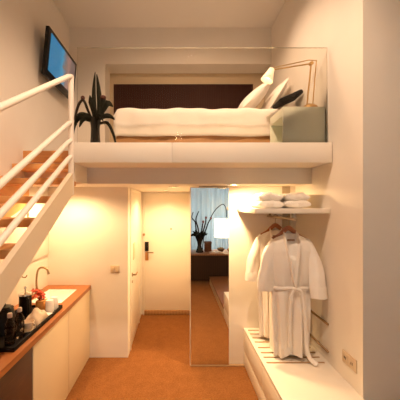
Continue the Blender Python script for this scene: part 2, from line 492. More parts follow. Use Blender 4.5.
def endcap(u, v):
    # left end drop
    p = duv(0, .17+.83*v)
    top = p.z
    return Vector((p.x-.004+.004*math.sin(14*p.y), p.y, top-(top-2.69)*u))
m.loft([[duv(i/nu, j/nv) for j in range(nv+1)] for i in range(nu+1)], closed=False, cap=False)
m.loft([[endcap(i/12, j/nv) for j in range(nv+1)] for i in range(13)], closed=False, cap=False)
bmesh.ops.remove_doubles(m.bm, verts=m.bm.verts[:], dist=.0008)
dv = m.build('duvet', 'duvet', None, angle=80)
md = dv.modifiers.new('thickness', 'SOLIDIFY'); md.thickness = .012; md.offset = -1
tag(dv, 'plain white duvet spread over the loft bed', 'duvet')

def pillow(label, c, w, h, t, rot):
    m = MB(); rings = []
    n = 18
    for i in range(n+1):
        a = -1+2*i/n
        ring = []
        for k in range(28):
            th = 2*PI*k/28
            # superellipse outline in u,v ; thickness profile
            pass
    # grid based cushion
    def pt(a, b, s):
        k = (1-abs(a)**2.6)*(1-abs(b)**2.6)
        th = t/2*max(0, k)**.55
        pin = 1-.06*(1-abs(b))*abs(a)**3-.0
        return Vector((a*w/2*(1-.05*(1-b*b)*0), b*h/2*(1-.05*(1-abs(a))), s*th + .004*math.sin(7*a+5*b)*k))
    g = 22
    for s in (1, -1):
        V = [[m.bm.verts.new(rot @ pt(-1+2*i/g, -1+2*j/g, s) + Vector(c)) for j in range(g+1)] for i in range(g+1)]
        for i in range(g):
            for j in range(g): m.bm.faces.new((V[i][j], V[i+1][j], V[i+1][j+1], V[i][j+1]))
    bmesh.ops.remove_doubles(m.bm, verts=m.bm.verts[:], dist=.0005)
    o = m.build('pillow', 'pillow', None, angle=80)
    return tag(o, label, 'pillow')
# local: w along Y after rotation, h up the slope, t thickness (leaning on the right wall)
def lean(deg):      # pillow plane: local x -> world Y, local y -> (cos, 0, sin) slope
    c, s = math.cos(R(deg)), math.sin(R(deg))
    return Matrix(((0, c, -s), (1, 0, 0), (0, s, c)))
pillow('plump white pillow leaning at the bed head, further from the wall', (.955, 3.72, 3.195), .66, .48, .17, lean(44))
pillow('plump white pillow propped upright against the wall at the bed head', (1.235, 3.76, 3.224), .62, .46, .12, lean(58))
m = MB(); m.box(-.14, .14, -.13, .13, -.026, .026, .02, 3)
rot = Matrix.Rotation(R(-24), 3, 'Y')
for v in m.bm.verts: v.co = rot @ v.co + Vector((1.268, 3.305, 3.088))
tag(m.build('cushion', 'cushion'), 'flat black cushion lying tilted below the pillows by the nightstand', 'cushion')

# headboard panel: ribbed dark timber on the niche's back wall
hb = thing('headboard_panel', 'dark brown ribbed timber panel on the wall behind the bed', 'headboard', (.12, YNI, 3.07))
MB().box(-.99, 1.22, YNI-.012, YNI-.002, 3.07, 3.80).build('backing', 'headgap', hb)
m = MB()
x = -.99
while x < 1.215:
    m.box(x+.003, min(x+.034, 1.22), YNI-.028, YNI-.011, 3.07, 3.80, .003, 1); x += .037
m.build('ribs', 'head', hb)

# nightstand (open towards the bed)
ns = thing('nightstand', 'pale grey-green box nightstand with an open side beside the bed', 'nightstand', (1.21, 2.93, ZLOFT))
NX0, NX1, NY0, NY1, NZ = 1.011, 1.408, 2.74, 3.12, 2.82
MB().box(NX0, NX1, NY0, NY0+.02, ZLOFT+.006, NZ, .003).build('front_panel', 'night', ns)
MB().box(NX0, NX1, NY0+.02, NY1, NZ-.085, NZ, .003).build('top', 'night', ns)
MB().box(NX0, NX1, NY1-.02, NY1, ZLOFT+.006, NZ-.085, .002).build('back_panel', 'night', ns)
MB().box(NX1-.02, NX1, NY0+.02, NY1-.02, ZLOFT+.006, NZ-.085).build('side_panel', 'night', ns)
MB().box(NX0, NX1-.02, NY0+.02, NY1-.02, ZLOFT+.006, ZLOFT+.026).build('shelf', 'night', ns)

# articulated lamp
lm = thing('reading_lamp', 'brass articulated reading lamp lit on the nightstand', 'lamp', (1.315, 2.86, NZ))
MB().lathe([(0, 0), (.075, 0), (.08, .006), (.078, .03), (.055, .05), (.03, .06), (.012, .07), (0, .07)], (1.315, 2.86, NZ), 32).build('base', 'brass', lm)
A = Vector((1.30, 2.86, NZ+.045)); Bp = Vector((1.345, 2.86, 3.285)); Cp = Vector((.975, 2.93, 3.295)); 
m = MB(); m.tube([A+Vector((-.012, 0, -.02)), Bp+Vector((-.012, 0, 0))], .0075, 10)
m.tube([A+Vector((.045, 0, -.02)), Bp+Vector((.04, 0, .03))], .005, 10)
m.build('lower_arm', 'brass', lm)
m = MB(); m.tube([Bp+Vector((-.012, 0, 0)), Cp+Vector((0, 0, -.04))], .0065, 10); m.tube([Bp+Vector((.04, 0, .03)), Bp+Vector((-.03, 0, .035)), Cp+Vector((.02, 0, -.015))], .0045, 10)
m.build('upper_arm', 'brass', lm)
for p in (A, Bp+Vector((-.012, 0, 0)), Cp+Vector((0, 0, -.04))):
    m = MB(); m.lathe([(0, -.016), (.018, -.016), (.018, .016), (0, .016)], p, 16, Matrix.Rotation(R(90), 3, 'X'))
    m.build('joint', 'brass', lm)
sd = Matrix.Rotation(R(24), 3, 'Y')
top = Cp + Vector((-.005, 0, -.03))
m = MB(); m.lathe([(0, .005), (.026, 0), (.030, -.01), (.034, -.035), (.064, -.130), (.061, -.130), (.031, -.035), (.026, -.012), (0, -.008)], top, 32, sd)
m.build('lamp_shade', 'shade_w', lm)
m = MB(); m.ball(top + sd @ Vector((0, 0, -.075)), .024, .024, .030, 16, 10); m.build('bulb', 'bulb', lm)

# loft plant
pl = thing('potted_plant', 'dark bronze leafy plant with one tall blade, left on the loft floor', 'plant', (-.84, 3.02, ZLOFT))
pc = Vector((-.84, 3.02, ZLOFT))
MB().lathe([(0, 0), (.055, 0), (.06, .02), (.048, .12), (.045, .24), (.06, .34), (.054, .345), (.04, .30), (.035, .05), (0, .04)], pc, 28).build('pot', 'darkpot', pl)
def blade(m, pts, w, thick=.012):
    P = [pc+Vector(p) for p in pts]
    n = len(P)
    m.tube(P, [w[i]*(.72 if .03 < w[i] else .9) for i in range(n)], 10, 5, flat=.35)
m = MB()
blade(m, [(0, 0, .28), (-.01, -.01, .45), (-.015, 0, .65), (-.005, .01, .83)], [.025, .03, .022, .004])
m.build('leaf', 'leaf', pl)
m = MB()
blade(m, [(.02, -.02, .28), (.045, -.02, .42), (.04, -.01, .60), (.015, 0, .80)], [.02, .034, .03, .006])
m.build('leaf', 'leaf', pl)
for pts, w in (
    ([(0, 0, .30), (-.07, -.02, .36), (-.15, -.03, .37), (-.21, -.02, .30)], [.015, .035, .035, .004]),
    ([(0, -.02, .30), (.08, -.03, .35), (.15, -.02, .36), (.20, .0, .33)], [.015, .038, .036, .006]),
    ([(0, -.03, .32), (.0, -.07, .40), (-.02, -.09, .48), (-.03, -.09, .55)], [.015, .035, .03, .004]),
    ([(.01, -.02, .30), (.05, -.08, .34), (.09, -.12, .32), (.13, -.13, .24)], [.015, .035, .03, .004]),
    ([(-.01, -.02, .31), (-.06, -.07, .33), (-.10, -.10, .30), (-.13, -.11, .22)], [.012, .03, .03, .004]),
    ([(.03, -.02, .30), (.09, -.01, .42), (.13, .0, .50), (.18, .02, .47)], [.012, .022, .05, .008]),
    ([(.02, -.02, .32), (.07, -.02, .46), (.085, -.01, .53), (.06, .0, .575)], [.01, .022, .04, .006]),
    ([(.03, 0, .28), (.12, .02, .30), (.19, .02, .16), (.215, .02, .02)], [.012, .02, .016, .004]),
    ([(-.02, 0, .30), (-.16, 0, .34), (-.225, 0, .24), (-.245, 0, .06)], [.012, .022, .02, .004])):
    m = MB(); blade(m, pts, w); m.build('leaf', 'leaf', pl)
m = MB()
m.tube([pc+Vector(p) for p in [(-.02, 0, .30), (-.075, 0, .42), (-.105, 0, .50), (-.13, 0, .54)]], [.012, .014, .014, .012], 10, 5)
m.tube([pc+Vector(p) for p in [(-.13, 0, .54), (-.165, 0, .50), (-.195, 0, .42), (-.215, 0, .32)]], [.012, .014, .014, .01], 10, 5)
m.build('stem', 'stem', pl)
m = MB(); m.ball(pc+Vector((-.13, 0, .555)), .022, .02, .024); m.build('bud', 'bud', pl)
m = MB(); m.ball(pc+Vector((.085, -.01, .555)), .03, .025, .025); m.build('bud', 'bud', pl)

# ------------------------------------------------------------------ kitchenette
CX0, CX1, CZ = XL+.001, -1.053, .897
FX = -1.066
SY0, SY1, SX0, SX1 = 2.93, 3.40, -1.49, -1.16
ct = None
m = MB()
m.box(CX0, CX1, .9, SY0, CZ-.045, CZ)
m.box(CX0, CX1, SY1, YBLK-.001, CZ-.045, CZ)
m.box(CX0, SX0, SY0, SY1, CZ-.045, CZ); m.box(SX1, CX1, SY0, SY1, CZ-.045, CZ)
ct = tag(m.build('countertop', 'counter', None, smooth=False), 'long oiled timber countertop under the staircase', 'countertop')
def cabinet(y0, y1, label, body, front, name='base_cabinet', cat='cabinet', grp=None):
    t = thing(name, label, cat, ((CX0+FX)/2, (y0+y1)/2, 0), grp)
    m = MB()
    m.box(CX0, FX-.02, y0, y0+.018, .06, CZ-.05); m.box(CX0, FX-.02, y1-.018, y1, .06, CZ-.05)
    m.box(CX0, FX-.02, y0+.018, y1-.018, .06, .08); m.box(CX0, CX0+.015, y0+.018, y1-.018, .08, CZ-.05)
    m.box(CX0, FX-.02, y0, y1, 0, .06)
    m.build('carcass', body, t, smooth=False)
    return t
t = cabinet(2.887, YBLK-.002, 'cream kitchenette cabinet with a plain door under the sink', 'cabinet', 'cabinet')
MB().box(FX-.019, FX, 2.889, YBLK-.004, .012, CZ-.052, .002).build('door', 'cabinet', t)
t = cabinet(2.165, 2.883, 'cream kitchenette cabinet with a plain door under the tray', 'cabinet', 'cabinet')
MB().box(FX-.019, FX, 2.167, 2.881, .012, CZ-.052, .002).build('door', 'cabinet', t)
t = cabinet(1.52, 2.161, 'dark brown minibar cabinet at the near end of the counter', 'dark_cabinet', 'dark_cabinet', 'minibar_cabinet')
dd = MB().box(FX-.019, FX-.002, 1.522, 2.159, .012, CZ-.052, .002).build('door', 'dark_cabinet', t)
MB().box(FX-.003, FX+.004, 1.55, 1.565, .55, .75, .002).build('handle', 'bronze', dd)
t = cabinet(.9, 1.516, 'dark brown cabinet closing the counter nearest the stair foot', 'dark_cabinet', 'dark_cabinet')
MB().box(FX-.019, FX-.002, .902, 1.514, .012, CZ-.052, .002).build('door', 'dark_cabinet', t)

# sink + faucet
sk = thing('sink', 'white rectangular sink set into the timber counter', 'sink', ((SX0+SX1)/2, (SY0+SY1)/2, CZ-.16))
m = MB(); e = .002; w = .012
m.box(SX0+e, SX1-e, SY0+e, SY1-e, CZ-.13, CZ-.118)
m.box(SX0+e, SX0+w, SY0+e, SY1-e, CZ-.118, CZ+.003); m.box(SX1-w, SX1-e, SY0+e, SY1-e, CZ-.118, CZ+.003)
m.box(SX0+w, SX1-w, SY0+e, SY0+w, CZ-.118, CZ+.003); m.box(SX0+w, SX1-w, SY1-w, SY1-e, CZ-.118, CZ+.003)
m.build('basin', 'sinkw', sk, smooth=False)
m = MB(); m.lathe([(0, .004), (.03, .004), (.034, 0), (0, 0)], (-1.32, 3.17, CZ-.117), 24); m.build('drain', 'chrome', sk)
fc = thing('faucet', 'bronze gooseneck faucet curving over the sink', 'faucet', (-1.535, 3.20, CZ))
MB().lathe([(0, 0), (.026, 0), (.026, .012), (.016, .03), (.016, .07), (0, .075)], (-1.535, 3.20, CZ), 24).build('base', 'bronze', fc)
q = [(-1.535, 3.20, CZ+.05), (-1.54, 3.20, CZ+.15), (-1.53, 3.20, CZ+.25), (-1.50, 3.19, CZ+.295), (-1.45, 3.18, CZ+.305), (-1.405, 3.17, CZ+.28), (-1.39, 3.165, CZ+.235)]
MB().tube(q, [.011]*6+[.013], 14, 5).build('spout', 'bronze', fc)
MB().tube([(-1.52, 3.20, CZ+.06), (-1.49, 3.17, CZ+.065), (-1.44, 3.13, CZ+.075)], [.007, .006, .006], 10, 3).build('lever', 'bronze', fc)

# wall panel over the sink and hook
o = thing('frosted_panel', 'frosted white panel on the left wall above the sink', 'wall panel', (XL, 3.31, 1.285))
MB().box(XL, XL+.018, 3.09, 3.575, 1.285, 1.93, .002).build('panel', 'frost', o)
m = MB(); m.box(XL, XL+.026, 3.06, 3.085, 1.28, 1.30, .003); m.build('clip', 'bronze', o)
o = thing('towel_hook', 'small bronze wall hook left of the faucet', 'hook', (XL, 2.92, 1.14))
MB().box(XL, XL+.008, 2.90, 2.95, 1.145, 1.25, .003).build('back_plate', 'bronze', o)
MB().tube([(XL+.004, 2.925, 1.175), (XL+.045, 2.915, 1.165), (XL+.075, 2.91, 1.165), (XL+.09, 2.91, 1.185)], .006, 10, 4).build('peg', 'bronze', o)

# ---- tray and the things on it
TZ = CZ+.001
m = MB()
tx0, tx1, ty0, ty1 = -1.475, -1.095, 1.96, 2.80
m.box(tx0, tx1, ty0, ty1, TZ, TZ+.010)
for a in ((tx0, tx0+.014, ty0, ty1), (tx1-.014, tx1, ty0, ty1), (tx0, tx1, ty0, ty0+.014), (tx0, tx1, ty1-.014, ty1)): m.box(*a, TZ+.010, TZ+.030, .003)
tr = tag(m.build('tray', 'tray'), 'long black lacquer tray along the front of the counter', 'tray')
T = TZ+.0105
def bottle(x, y, label):
    t = thing('water_bottle', label, 'bottle', (x, y, T), 'clear water bottles on the tray')
    MB().lathe([(0, 0), (.030, 0), (.033, .006), (.033, .03), (.030, .036), (.033, .042), (.033, .11), (.030, .118), (.033, .125), (.031, .145), (.016, .178), (.0125, .184), (.0125, .198), (0, .198)], (x, y, T), 28).build('body', 'pet', t)
    MB().lathe([(.0335, .048), (.0338, .048), (.0338, .104), (.0335, .104)], (x, y, T), 28).build('label', 'paper', t) if False else None
    MB().lathe([(0, .190), (.0155, .190), (.0165, .193), (.0165, .216), (.014, .220), (0, .220)], (x, y, T), 20).build('cap', 'cap', t)
    return t
b1 = bottle(-1.175, 2.05, 'clear white-capped water bottle at the near end of the tray')
b2 = copy_tree(b1); b2.location = (-1.165, 2.16, T); b2['label'] = 'clear white-capped water bottle second from the near end of the tray'
kt = thing('kettle', 'squat black electric kettle behind the water bottles', 'kettle', (-1.335, 2.25, T))
kc = (-1.335, 2.25, T)
MB().lathe([(0, 0), (.085, 0), (.088, .012), (.084, .02), (.082, .10), (.068, .17), (.060, .185), (0, .185)], kc, 32).build('body', 'black', kt)
MB().lathe([(0, .186), (.060, .186), (.05, .198), (.014, .203), (.012, .218), (0, .222)], kc, 28).build('lid', 'black', kt)
MB().tube([(-1.335, 2.165, T+.165), (-1.335, 2.11, T+.18), (-1.335, 2.095, T+.12), (-1.335, 2.135, T+.03)], .011, 12, 5).build('handle', 'black', kt)
MB().tube([(-1.335, 2.32, T+.12), (-1.335, 2.365, T+.16)], [.022, .013], 12).build('spout', 'black', kt)
fp = thing('coffee_press', 'black coffee press with a chrome rim beyond the kettle', 'coffee pot', (-1.315, 2.53, T))
fpc = (-1.315, 2.53, T)
MB().lathe([(0, 0), (.05, 0), (.052, .01), (.05, .19), (.056, .2), (0, .2)], fpc, 28).build('jug', 'black', fp)
MB().lathe([(0, .2), (.057, .2), (.055, .214), (.02, .226), (.006, .23), (.006, .25), (.012, .256), (.01, .272), (0, .275)], fpc, 28).build('lid', 'chrome', fp)
MB().tube([(-1.28, 2.49, T+.18), (-1.253, 2.462, T+.175), (-1.253, 2.462, T+.06), (-1.28, 2.49, T+.05)], .009, 10, 5).build('handle', 'black', fp)

fl = thing('flower_pot', 'bunch of red flowers in a small orange square pot by the faucet', 'flowers', (-1.25, 2.70, T))
fx, fy = -1.25, 2.70
m = MB(); m.box(fx-.04, fx+.04, fy-.04, fy+.04, T, T+.10, .004); m.build('pot', 'orange', fl)
random.seed(3)
for i in range(13):
    a = 2*PI*i*.382; rr = .018+.05*((i*7) % 5)/4
    c = Vector((fx-.03+rr*math.cos(a)*1.2, fy+rr*math.sin(a)*1.2, T+.135+.055*((i*3) % 4)/3))
    m = MB()
    for k in range(5):
        an = 2*PI*k/5+i
        rt = Matrix.Rotation(an, 3, 'Z') @ Matrix.Rotation(R(38), 3, 'Y')
        m.ball(c + rt @ Vector((.019, 0, 0)), .02, .013, .004, 10, 6, rt)
    m.ball(c, .007, .007, .009, 8, 6)
    m.build('blossom', 'redpetal', fl)
m = MB()
for i in range(7):
    a = 2*PI*i/7
    m.tube([(fx+.01*math.cos(a), fy+.01*math.sin(a), T+.09), (fx-.02+.045*math.cos(a), fy+.045*math.sin(a), T+.15)], .003, 6)
m.build('stems', 'leaf', fl)

def tumbler(x, y, label):
    t = MB().lathe([(0, .112), (.030, .112), (.033, .108), (.039, .004), (.038, 0), (.036, .004), (.030, .103), (0, .105)], (x, y, T), 28).build('tumbler', 'paper')
    return tag(t, label, 'tumbler', 'upturned tumblers on the tray')
g1 = tumbler(-1.160, 2.660, 'upturned white tumbler on the tray beside the sachets')
tumbler(-1.152, 2.742, 'upturned white tumbler at the far end of the tray nearest the sink')
def cup(x, y, label):
    t = thing('cup_and_saucer', label, 'cup', (x, y, T), 'cups on the tray')
    MB().lathe([(0, 0), (.032, 0), (.036, .003), (.056, .012), (.056, .015), (.036, .007), (0, .006)], (x, y, T), 28).build('saucer', 'cream', t)
    MB().lathe([(0, .0075), (.024, .0075), (.034, .02), (.043, .05), (.046, .075), (.0435, .075), (.040, .05), (.031, .022), (0, .014)], (x, y, T), 28).build('cup', 'cream', t)
    MB().tube([(x+.04, y-.015, T+.065), (x+.066, y-.025, T+.06), (x+.062, y-.024, T+.035), (x+.036, y-.014, T+.03)], .0045, 8, 4).build('handle', 'cream', t)
    sp = MB(); sp.tube([(x+.02, y+.047, T+.021), (x-.01, y+.049, T+.021), (x-.045, y+.045, T+.023)], [.006, .003, .003], 8, 3); sp.build('spoon', 'chrome', t)
    return t
cup(-1.157, 2.268, 'cream cup on its saucer beside the second water bottle')
m = MB()
# crumpled linen napkin: a soft draped mound
def nap(a, b):
    x = -1.172 + .13*(a-.5); y = 2.435+.19*(b-.5)
    k = max(0, (1-(2*a-1)**2)*(1-(2*b-1)**2))
    return Vector((x, y, T+.004+.095*k**.5*(1+.15*math.sin(12*a+5*b))+.008*math.sin(19*b)*k))
m.loft([[nap(i/20, j/20) for j in range(21)] for i in range(21)], closed=False, cap=False)
nk = m.build('napkin', 'linen', None, angle=80); md = nk.modifiers.new('thickness', 'SOLIDIFY'); md.thickness = .004; md.offset = 1
tag(nk, 'crumpled cream linen napkin on the tray between the cup and the sachets', 'napkin')
def sachet(x, y, z, rz, label):
    m = MB(); m.box(-.045, .045, -.028, .028, 0, .010, .004, 2)
    rt = Matrix.Rotation(R(rz), 3, 'Z')
    for v in m.bm.verts: v.co = rt @ v.co + Vector((x, y, z))
    return tag(m.build('sachet', 'paper'), label, 'sachet', 'white sachets on the tray')
sachet(-1.15, 2.58, T, 15, 'flat white paper sachet on the tray, underneath another')
sachet(-1.147, 2.577, T+.0102, -20, 'white paper sachet on the tray lying crosswise on top of another')

# ------------------------------------------------------------------ closet: bench, shelf, rail, robes
BZ = .434
bn = thing('bench', 'long white built-in bench with a slatted luggage top beneath the robes', 'bench', (1.1, 2.69, 0))
bx0, by0, by1 = .799, 1.95, YCL-.001
BXR = XR-.001
m = MB(); m.box(bx0+.012, BXR, by0+.012, by1, .0, BZ-.028); m.build('body', 'lacquer', bn, smooth=False)
m = MB(); m.box(bx0, BXR, by0, by1, BZ-.026, BZ, .003); m.build('top', 'lacquer', bn)
for ya, yb_ in ((by0+.002, 2.69), (2.694, by1)):
    MB().box(bx0, bx0+.011, ya, yb_, .172, BZ-.030, .002).build('drawer_front', 'lacquer', bn)
MB().box(bx0+.001, bx0+.011, by0+.002, by1, .004, .162, .002).build('plinth', 'lacquer', bn)
for y in (3.36, 3.265, 3.17, 3.075, 2.955, 2.855, 2.77, 2.675):
    MB().box(.835, 1.37, y-.008, y+.008, BZ+.0005, BZ+.007, .002).build('slat', 'rack', bn)
for z, lab in ((.785, 'upper of the two thin dark rails on the wall beside the robes'), (.53, 'lower of the two thin dark rails on the wall beside the robes')):
    tag(MB().box(XR-.016, XR-.0005, 2.68, YCL-.001, z-.009, z+.009, .003).build('wall_rail', 'rack'), lab, 'rail', 'bumper rails on the closet wall')
# shelf
sh = thing('closet_shelf', 'white wall shelf holding the towels above the robes', 'shelf', (1.07, 3.04, 1.81))
MB().box(.722, XR-.002, 2.65, YCL-.001, 1.812, 1.858, .003).build('board', 'lacquer', sh)
MB().box(1.255, 1.345, YCL-.016, YCL-.001, 1.60, 1.811).build('bracket', 'upright', sh)
MB().box(1.255, 1.345, YCL-.016, YCL-.001, 1.859, 2.109).build('bracket', 'upright', sh)
# rail
ra = thing('hanging_rail', 'grey-brown metal clothes rail under the closet shelf', 'rail', (1.087, 3.0, 1.757))
MB().tube([(1.087, 2.63, 1.757), (1.087, YCL-.001, 1.757)], .0125, 14).build('rod', 'rail', ra)
for y in (2.72, 3.36): MB().box(1.078, 1.096, y-.009, y+.009, 1.765, 1.811).build('hanger_post', 'rail', ra, smooth=False)

def lerp_levels(L, z):
    for (a, b) in zip(L, L[1:]):
        if a[0] >= z >= b[0]:
            t = (a[0]-z)/(a[0]-b[0]); t = t*t*(3-2*t)*.5+t*.5
            return tuple(a[i]+(b[i]-a[i])*t for i in range(1, len(a)))
    return L[-1][1:]
def robe(cx, cy, label, sl, sr, seed, tails=True):
    HEM = .456
    t = thing('bathrobe', label, 'bathrobe', (cx, cy, HEM), None)
    rnd = random.Random(seed); ph = [rnd.uniform(0, 6) for _ in range(4)]
    L = [(1.615, .055, .030), (1.600, .085, .036), (1.575, .145, .045), (1.535, .200, .062), (1.45, .205, .085), (1.30, .198, .095),
         (1.15, .190, .092), (1.10, .182, .088), (1.04, .188, .098), (.90, .184, .100), (.70, .178, .100), (.44, .170, .098)]
    m = MB(); nz, na = 84, 96
    rings = []
    for i in range(nz+1):
        z = 1.615 + (HEM+.014-1.615)*i/nz
        hw, hd = lerp_levels(L, z)
        ring = []
        for k in range(na):
            th = 2*PI*k/na
            c, s = math.cos(th), math.sin(th)
            amp = .027*max(0, min(1, (1.10-z)/.22)) + .003
            if z > 1.10: amp = max(amp, .009*max(0, 1-abs(z-1.13)/.16))
            f = amp*(math.sin(9*th+ph[0])+.6*math.sin(14*th+ph[1]+z*2))
            x = (hw + .35*f)*math.copysign(abs(c)**.75, c)
            y = (hd + f)*math.copysign(abs(s)**.85, s)
            # V neck: front cloth sinks behind the lapels
            vw = .055*max(0, min(1, (z-1.20)/.40))
            if s < 0 and abs(x) < vw and z > 1.21: y *= .35
            zz = z - (.012*math.sin(3*th+ph[2]) if i == nz else 0)
            ring.append(Vector((cx+x, cy+y, zz)))
        rings.append(ring)
    # turn the hem inwards so that the garment has a thickness and a hollow
    rings.append([Vector((cx+(p.x-cx)*.93, cy+(p.y-cy)*.88, p.z+.004)) for p in rings[-1]])
    rings.append([Vector((cx+(p.x-cx)*.92, cy+(p.y-cy)*.86, p.z+.12)) for p in rings[-1]])
    m.loft(rings, cap=False)
    m.bm.faces.new([v for v in m.bm.verts if v.index == -2]) if False else None
    m.build('body', 'robe', t, angle=80)
    def sleeve(side, cuff):
        m = MB(); P0 = Vector((cx+side*.135, cy, 1.535)); P1 = Vector((cx+side*.205, cy-.01, 1.46)); P3 = Vector((cx+cuff[0], cy+cuff[2], cuff[1]))
        P2 = (P1+P3)/2 + Vector((side*.015, -.01, .02))
        pts = [P0, P1, P2, P3]; n = 26; rings = []
        def bez(t_):
            a = (1-t_)
            return P0*a**3 + 3*P1*a*a*t_ + 3*P2*a*t_*t_ + P3*t_**3
        for i in range(n+1):
            u = i/n; p = bez(u); d = (bez(min(1, u+.02))-bez(max(0, u-.02))).normalized()
            nx = d.cross(Vector((0, 1, 0))).normalized()
            hw = .050+.012*math.sin(min(1, u*1.6)*PI/2) + .014*u; hd = .040+.002*u
            ring = []
            for k in range(36):
                th = 2*PI*k/36
                f = .005*math.sin(5*th+ph[3]+4*u)*u + .004*math.sin(12*u+ph[1])*math.cos(th)
                ring.append(p + nx*((hw+f)*math.cos(th)) + Vector((0, 1, 0))*((hd+f)*math.sin(th)))
            rings.append(ring)
        ctr = P3; dd_ = (bez(1)-bez(.96)).normalized()
        rings.append([ctr+(p-ctr)*.90 for p in rings[-1]])
        rings.append([p-dd_*.10 for p in rings[-1]])
        m.loft(rings); s_ = m.build('sleeve', 'robe', t, angle=80)
        # turned cuff
        m = MB(); rg = []
        for u in (.86, .87, .995, 1.004):
            p = bez(min(u, 1)) + dd_*max(0, u-1)*.5; d = (bez(min(1, u+.02))-bez(max(0, u-.02))).normalized(); nx = d.cross(Vector((0, 1, 0))).normalized()
            e = .0025 if .865 < u < 1 else .002
            rg.append([p + nx*((.0755+e)*math.cos(2*PI*k/36)) + Vector((0, 1, 0))*((.041+e+.001)*math.sin(2*PI*k/36)) for k in range(36)])
        m.loft(rg, cap=False); m.build('cuff', 'robe', s_, angle=80)
    sleeve(-1, sl); sleeve(1, sr)
    # shawl collar: two flat bands meeting at the waist
    m = MB()
    for sgn in (-1, 1):
        pts = [(cx, cy+.035, 1.612), (cx+sgn*.045, cy+.028, 1.617), (cx+sgn*.062, cy-.015, 1.607), (cx+sgn*.062, cy-.060, 1.54), (cx+sgn*.048, cy-.092, 1.42), (cx+sgn*.024, cy-.106, 1.28), (cx+(.012 if sgn > 0 else -.004), cy-.108-.004*(sgn > 0), 1.16), (cx+.02, cy-.104, 1.10)]
        m.tube(pts, [.020, .022, .024, .027, .028, .026, .024, .02], 12, 6, flat=.34)
    m.build('collar', 'robe', t, angle=80)
    MB().box(cx-.036, cx+.036, cy-.030, cy-.0265, 1.545, 1.562, .001).build('neck_label', 'label_tan', t)
    # waist belt
    m = MB(); rings = []
    for (z, e) in ((1.124, .002), (1.121, .007), (1.100, .008), (1.094, .007), (1.091, .002)):
        hw, hd = lerp_levels(L, z)
        rings.append([Vector((cx+(hw+e)*math.copysign(abs(math.cos(2*PI*k/64))**.75, math.cos(2*PI*k/64)), cy+(hd+e+.010)*math.copysign(abs(math.sin(2*PI*k/64))**.85, math.sin(2*PI*k/64)), z+.004*math.sin(2*PI*k/64*3))) for k in range(64)])
    m.loft(rings, cap=False)
    yk = cy-.122
    m.ball((cx-.002, yk+.004, 1.108), .022, .014, .020, 16, 10)
    if tails:
        m.tube([(cx-.005, yk-.004, 1.10), (cx-.040, yk-.014, 1.04), (cx-.050, yk-.018, .88), (cx-.055, yk-.020, .72), (cx-.058, yk-.020, .58)], [.012, .015, .016, .017, .018], 10, 6, flat=.28)
        m.tube([(cx+.008, yk-.004, 1.11), (cx+.055, yk-.014, 1.085), (cx+.075, yk-.018, .98), (cx+.088, yk-.020, .78), (cx+.10, yk-.022, .58), (cx+.125, yk-.035, .485), (cx+.165, yk-.085, .456)], [.012, .015, .016, .017, .018, .020, .022], 10, 6, flat=.28)
    m.build('belt', 'robe', t, angle=80)
    return t
def hanger(cx, cy, label):
    t = thing('clothes_hanger', label, 'hanger', (cx, cy, 1.60), 'wooden hangers on the rail')
    m = MB()
    m.tube([(cx-.16, cy, 1.565), (cx-.09, cy, 1.598), (cx-.05, cy, 1.635), (cx, cy, 1.668), (cx+.05, cy, 1.635), (cx+.09, cy, 1.598), (cx+.16, cy, 1.565)], [.012, .018, .021, .024, .021, .018, .012], 12, 5, flat=.55)
    m.build('shoulder_bar', 'hanger', t)
    m = MB()
    m.tube([(cx, cy, 1.678), (cx, cy, 1.735), (cx+.020, cy, 1.748), (cx+.024, cy, 1.765), (cx+.010, cy, 1.782), (cx-.010, cy, 1.781), (cx-.020, cy, 1.768)], .003, 8, 5)
    m.build('hook', 'bronze', t)
    return t
hanger(1.090, 2.81, 'reddish wooden hanger carrying the front bathrobe')
hanger(1.087, 3.17, 'reddish wooden hanger carrying the rear bathrobe')
robe(1.102, 2.81, 'white waffle bathrobe hanging in front with its belt tied', (-.245, 1.075, -.03), (.225, 1.03, -.12), 4)
robe(1.087, 3.17, 'white waffle bathrobe hanging behind, its left sleeve showing', (-.262, 1.07, -.02), (.20, 1.06, -.02), 11, False)

# towels on the shelf
def towel(x0, x1, y0, y1, label, seed):
    """thick terry towel folded over twice: rounded layers whose fold faces the room"""
    m = MB(); z = 1.8585; cx = (x0+x1)/2
    hs = (.078, .078)
    for i, h in enumerate(hs):
        w = (x1-x0)/2-.006*i; d = (y1-y0)/2-.004*i; cy = (y0+y1)/2; cz = z+h/2; n = 30; k_ = 44; rings = []
        for a in range(n+1):
            q = -1+2*a/n                                  # along X
            e = (1-abs(q)**3.2)**.55
            ring = []
            for k in range(k_):
                th = 2*PI*k/k_
                sg = lambda v, p: math.copysign(abs(v)**p, v)
                py = d*sg(math.cos(th), .30)*(.93+.07*e); pz = (h/2+.004)*sg(math.sin(th), .62)*e
                wob = .009*math.sin(5*q+seed+i)+.004*math.sin(13*q+2*i) + .003*math.sin(21*py)
                ring.append(Vector((cx+w*q, cy+py+(.006*math.sin(6*q+i+seed) if py < 0 else 0), max(1.8585, cz+pz+(wob if (pz > 0 and i == 1) else wob*.4)))))
            rings.append(ring)
        m.loft(rings); z += h-.012
    return tag(m.build('folded_towel', 'towel', None, angle=80), label, 'towel', 'folded towels on the shelf')
towel(.780, 1.025, 2.72, 3.12, 'fluffy folded white towel, left of the two on the closet shelf', 1)
towel(1.032, 1.285, 2.74, 3.14, 'fluffy folded white towel, right of the two on the closet shelf', 5)

# ------------------------------------------------------------------ mirror panel
mr = thing('mirror_door', 'tall frameless mirror panel at the corridor mouth reflecting the room', 'mirror', (.392, 3.41, 0))
MB().box(.163, .621, 3.402, 3.428, .012, 2.098, .001).build('panel', 'lacquer', mr)
MB().box(.174, .620, 3.3985, 3.4015, .014, 2.096).build('mirror_glass', 'mirror', mr)
MB().box(.163, .80, 3.39, 3.428, .001, .011).build('floor_track', 'rack', mr)

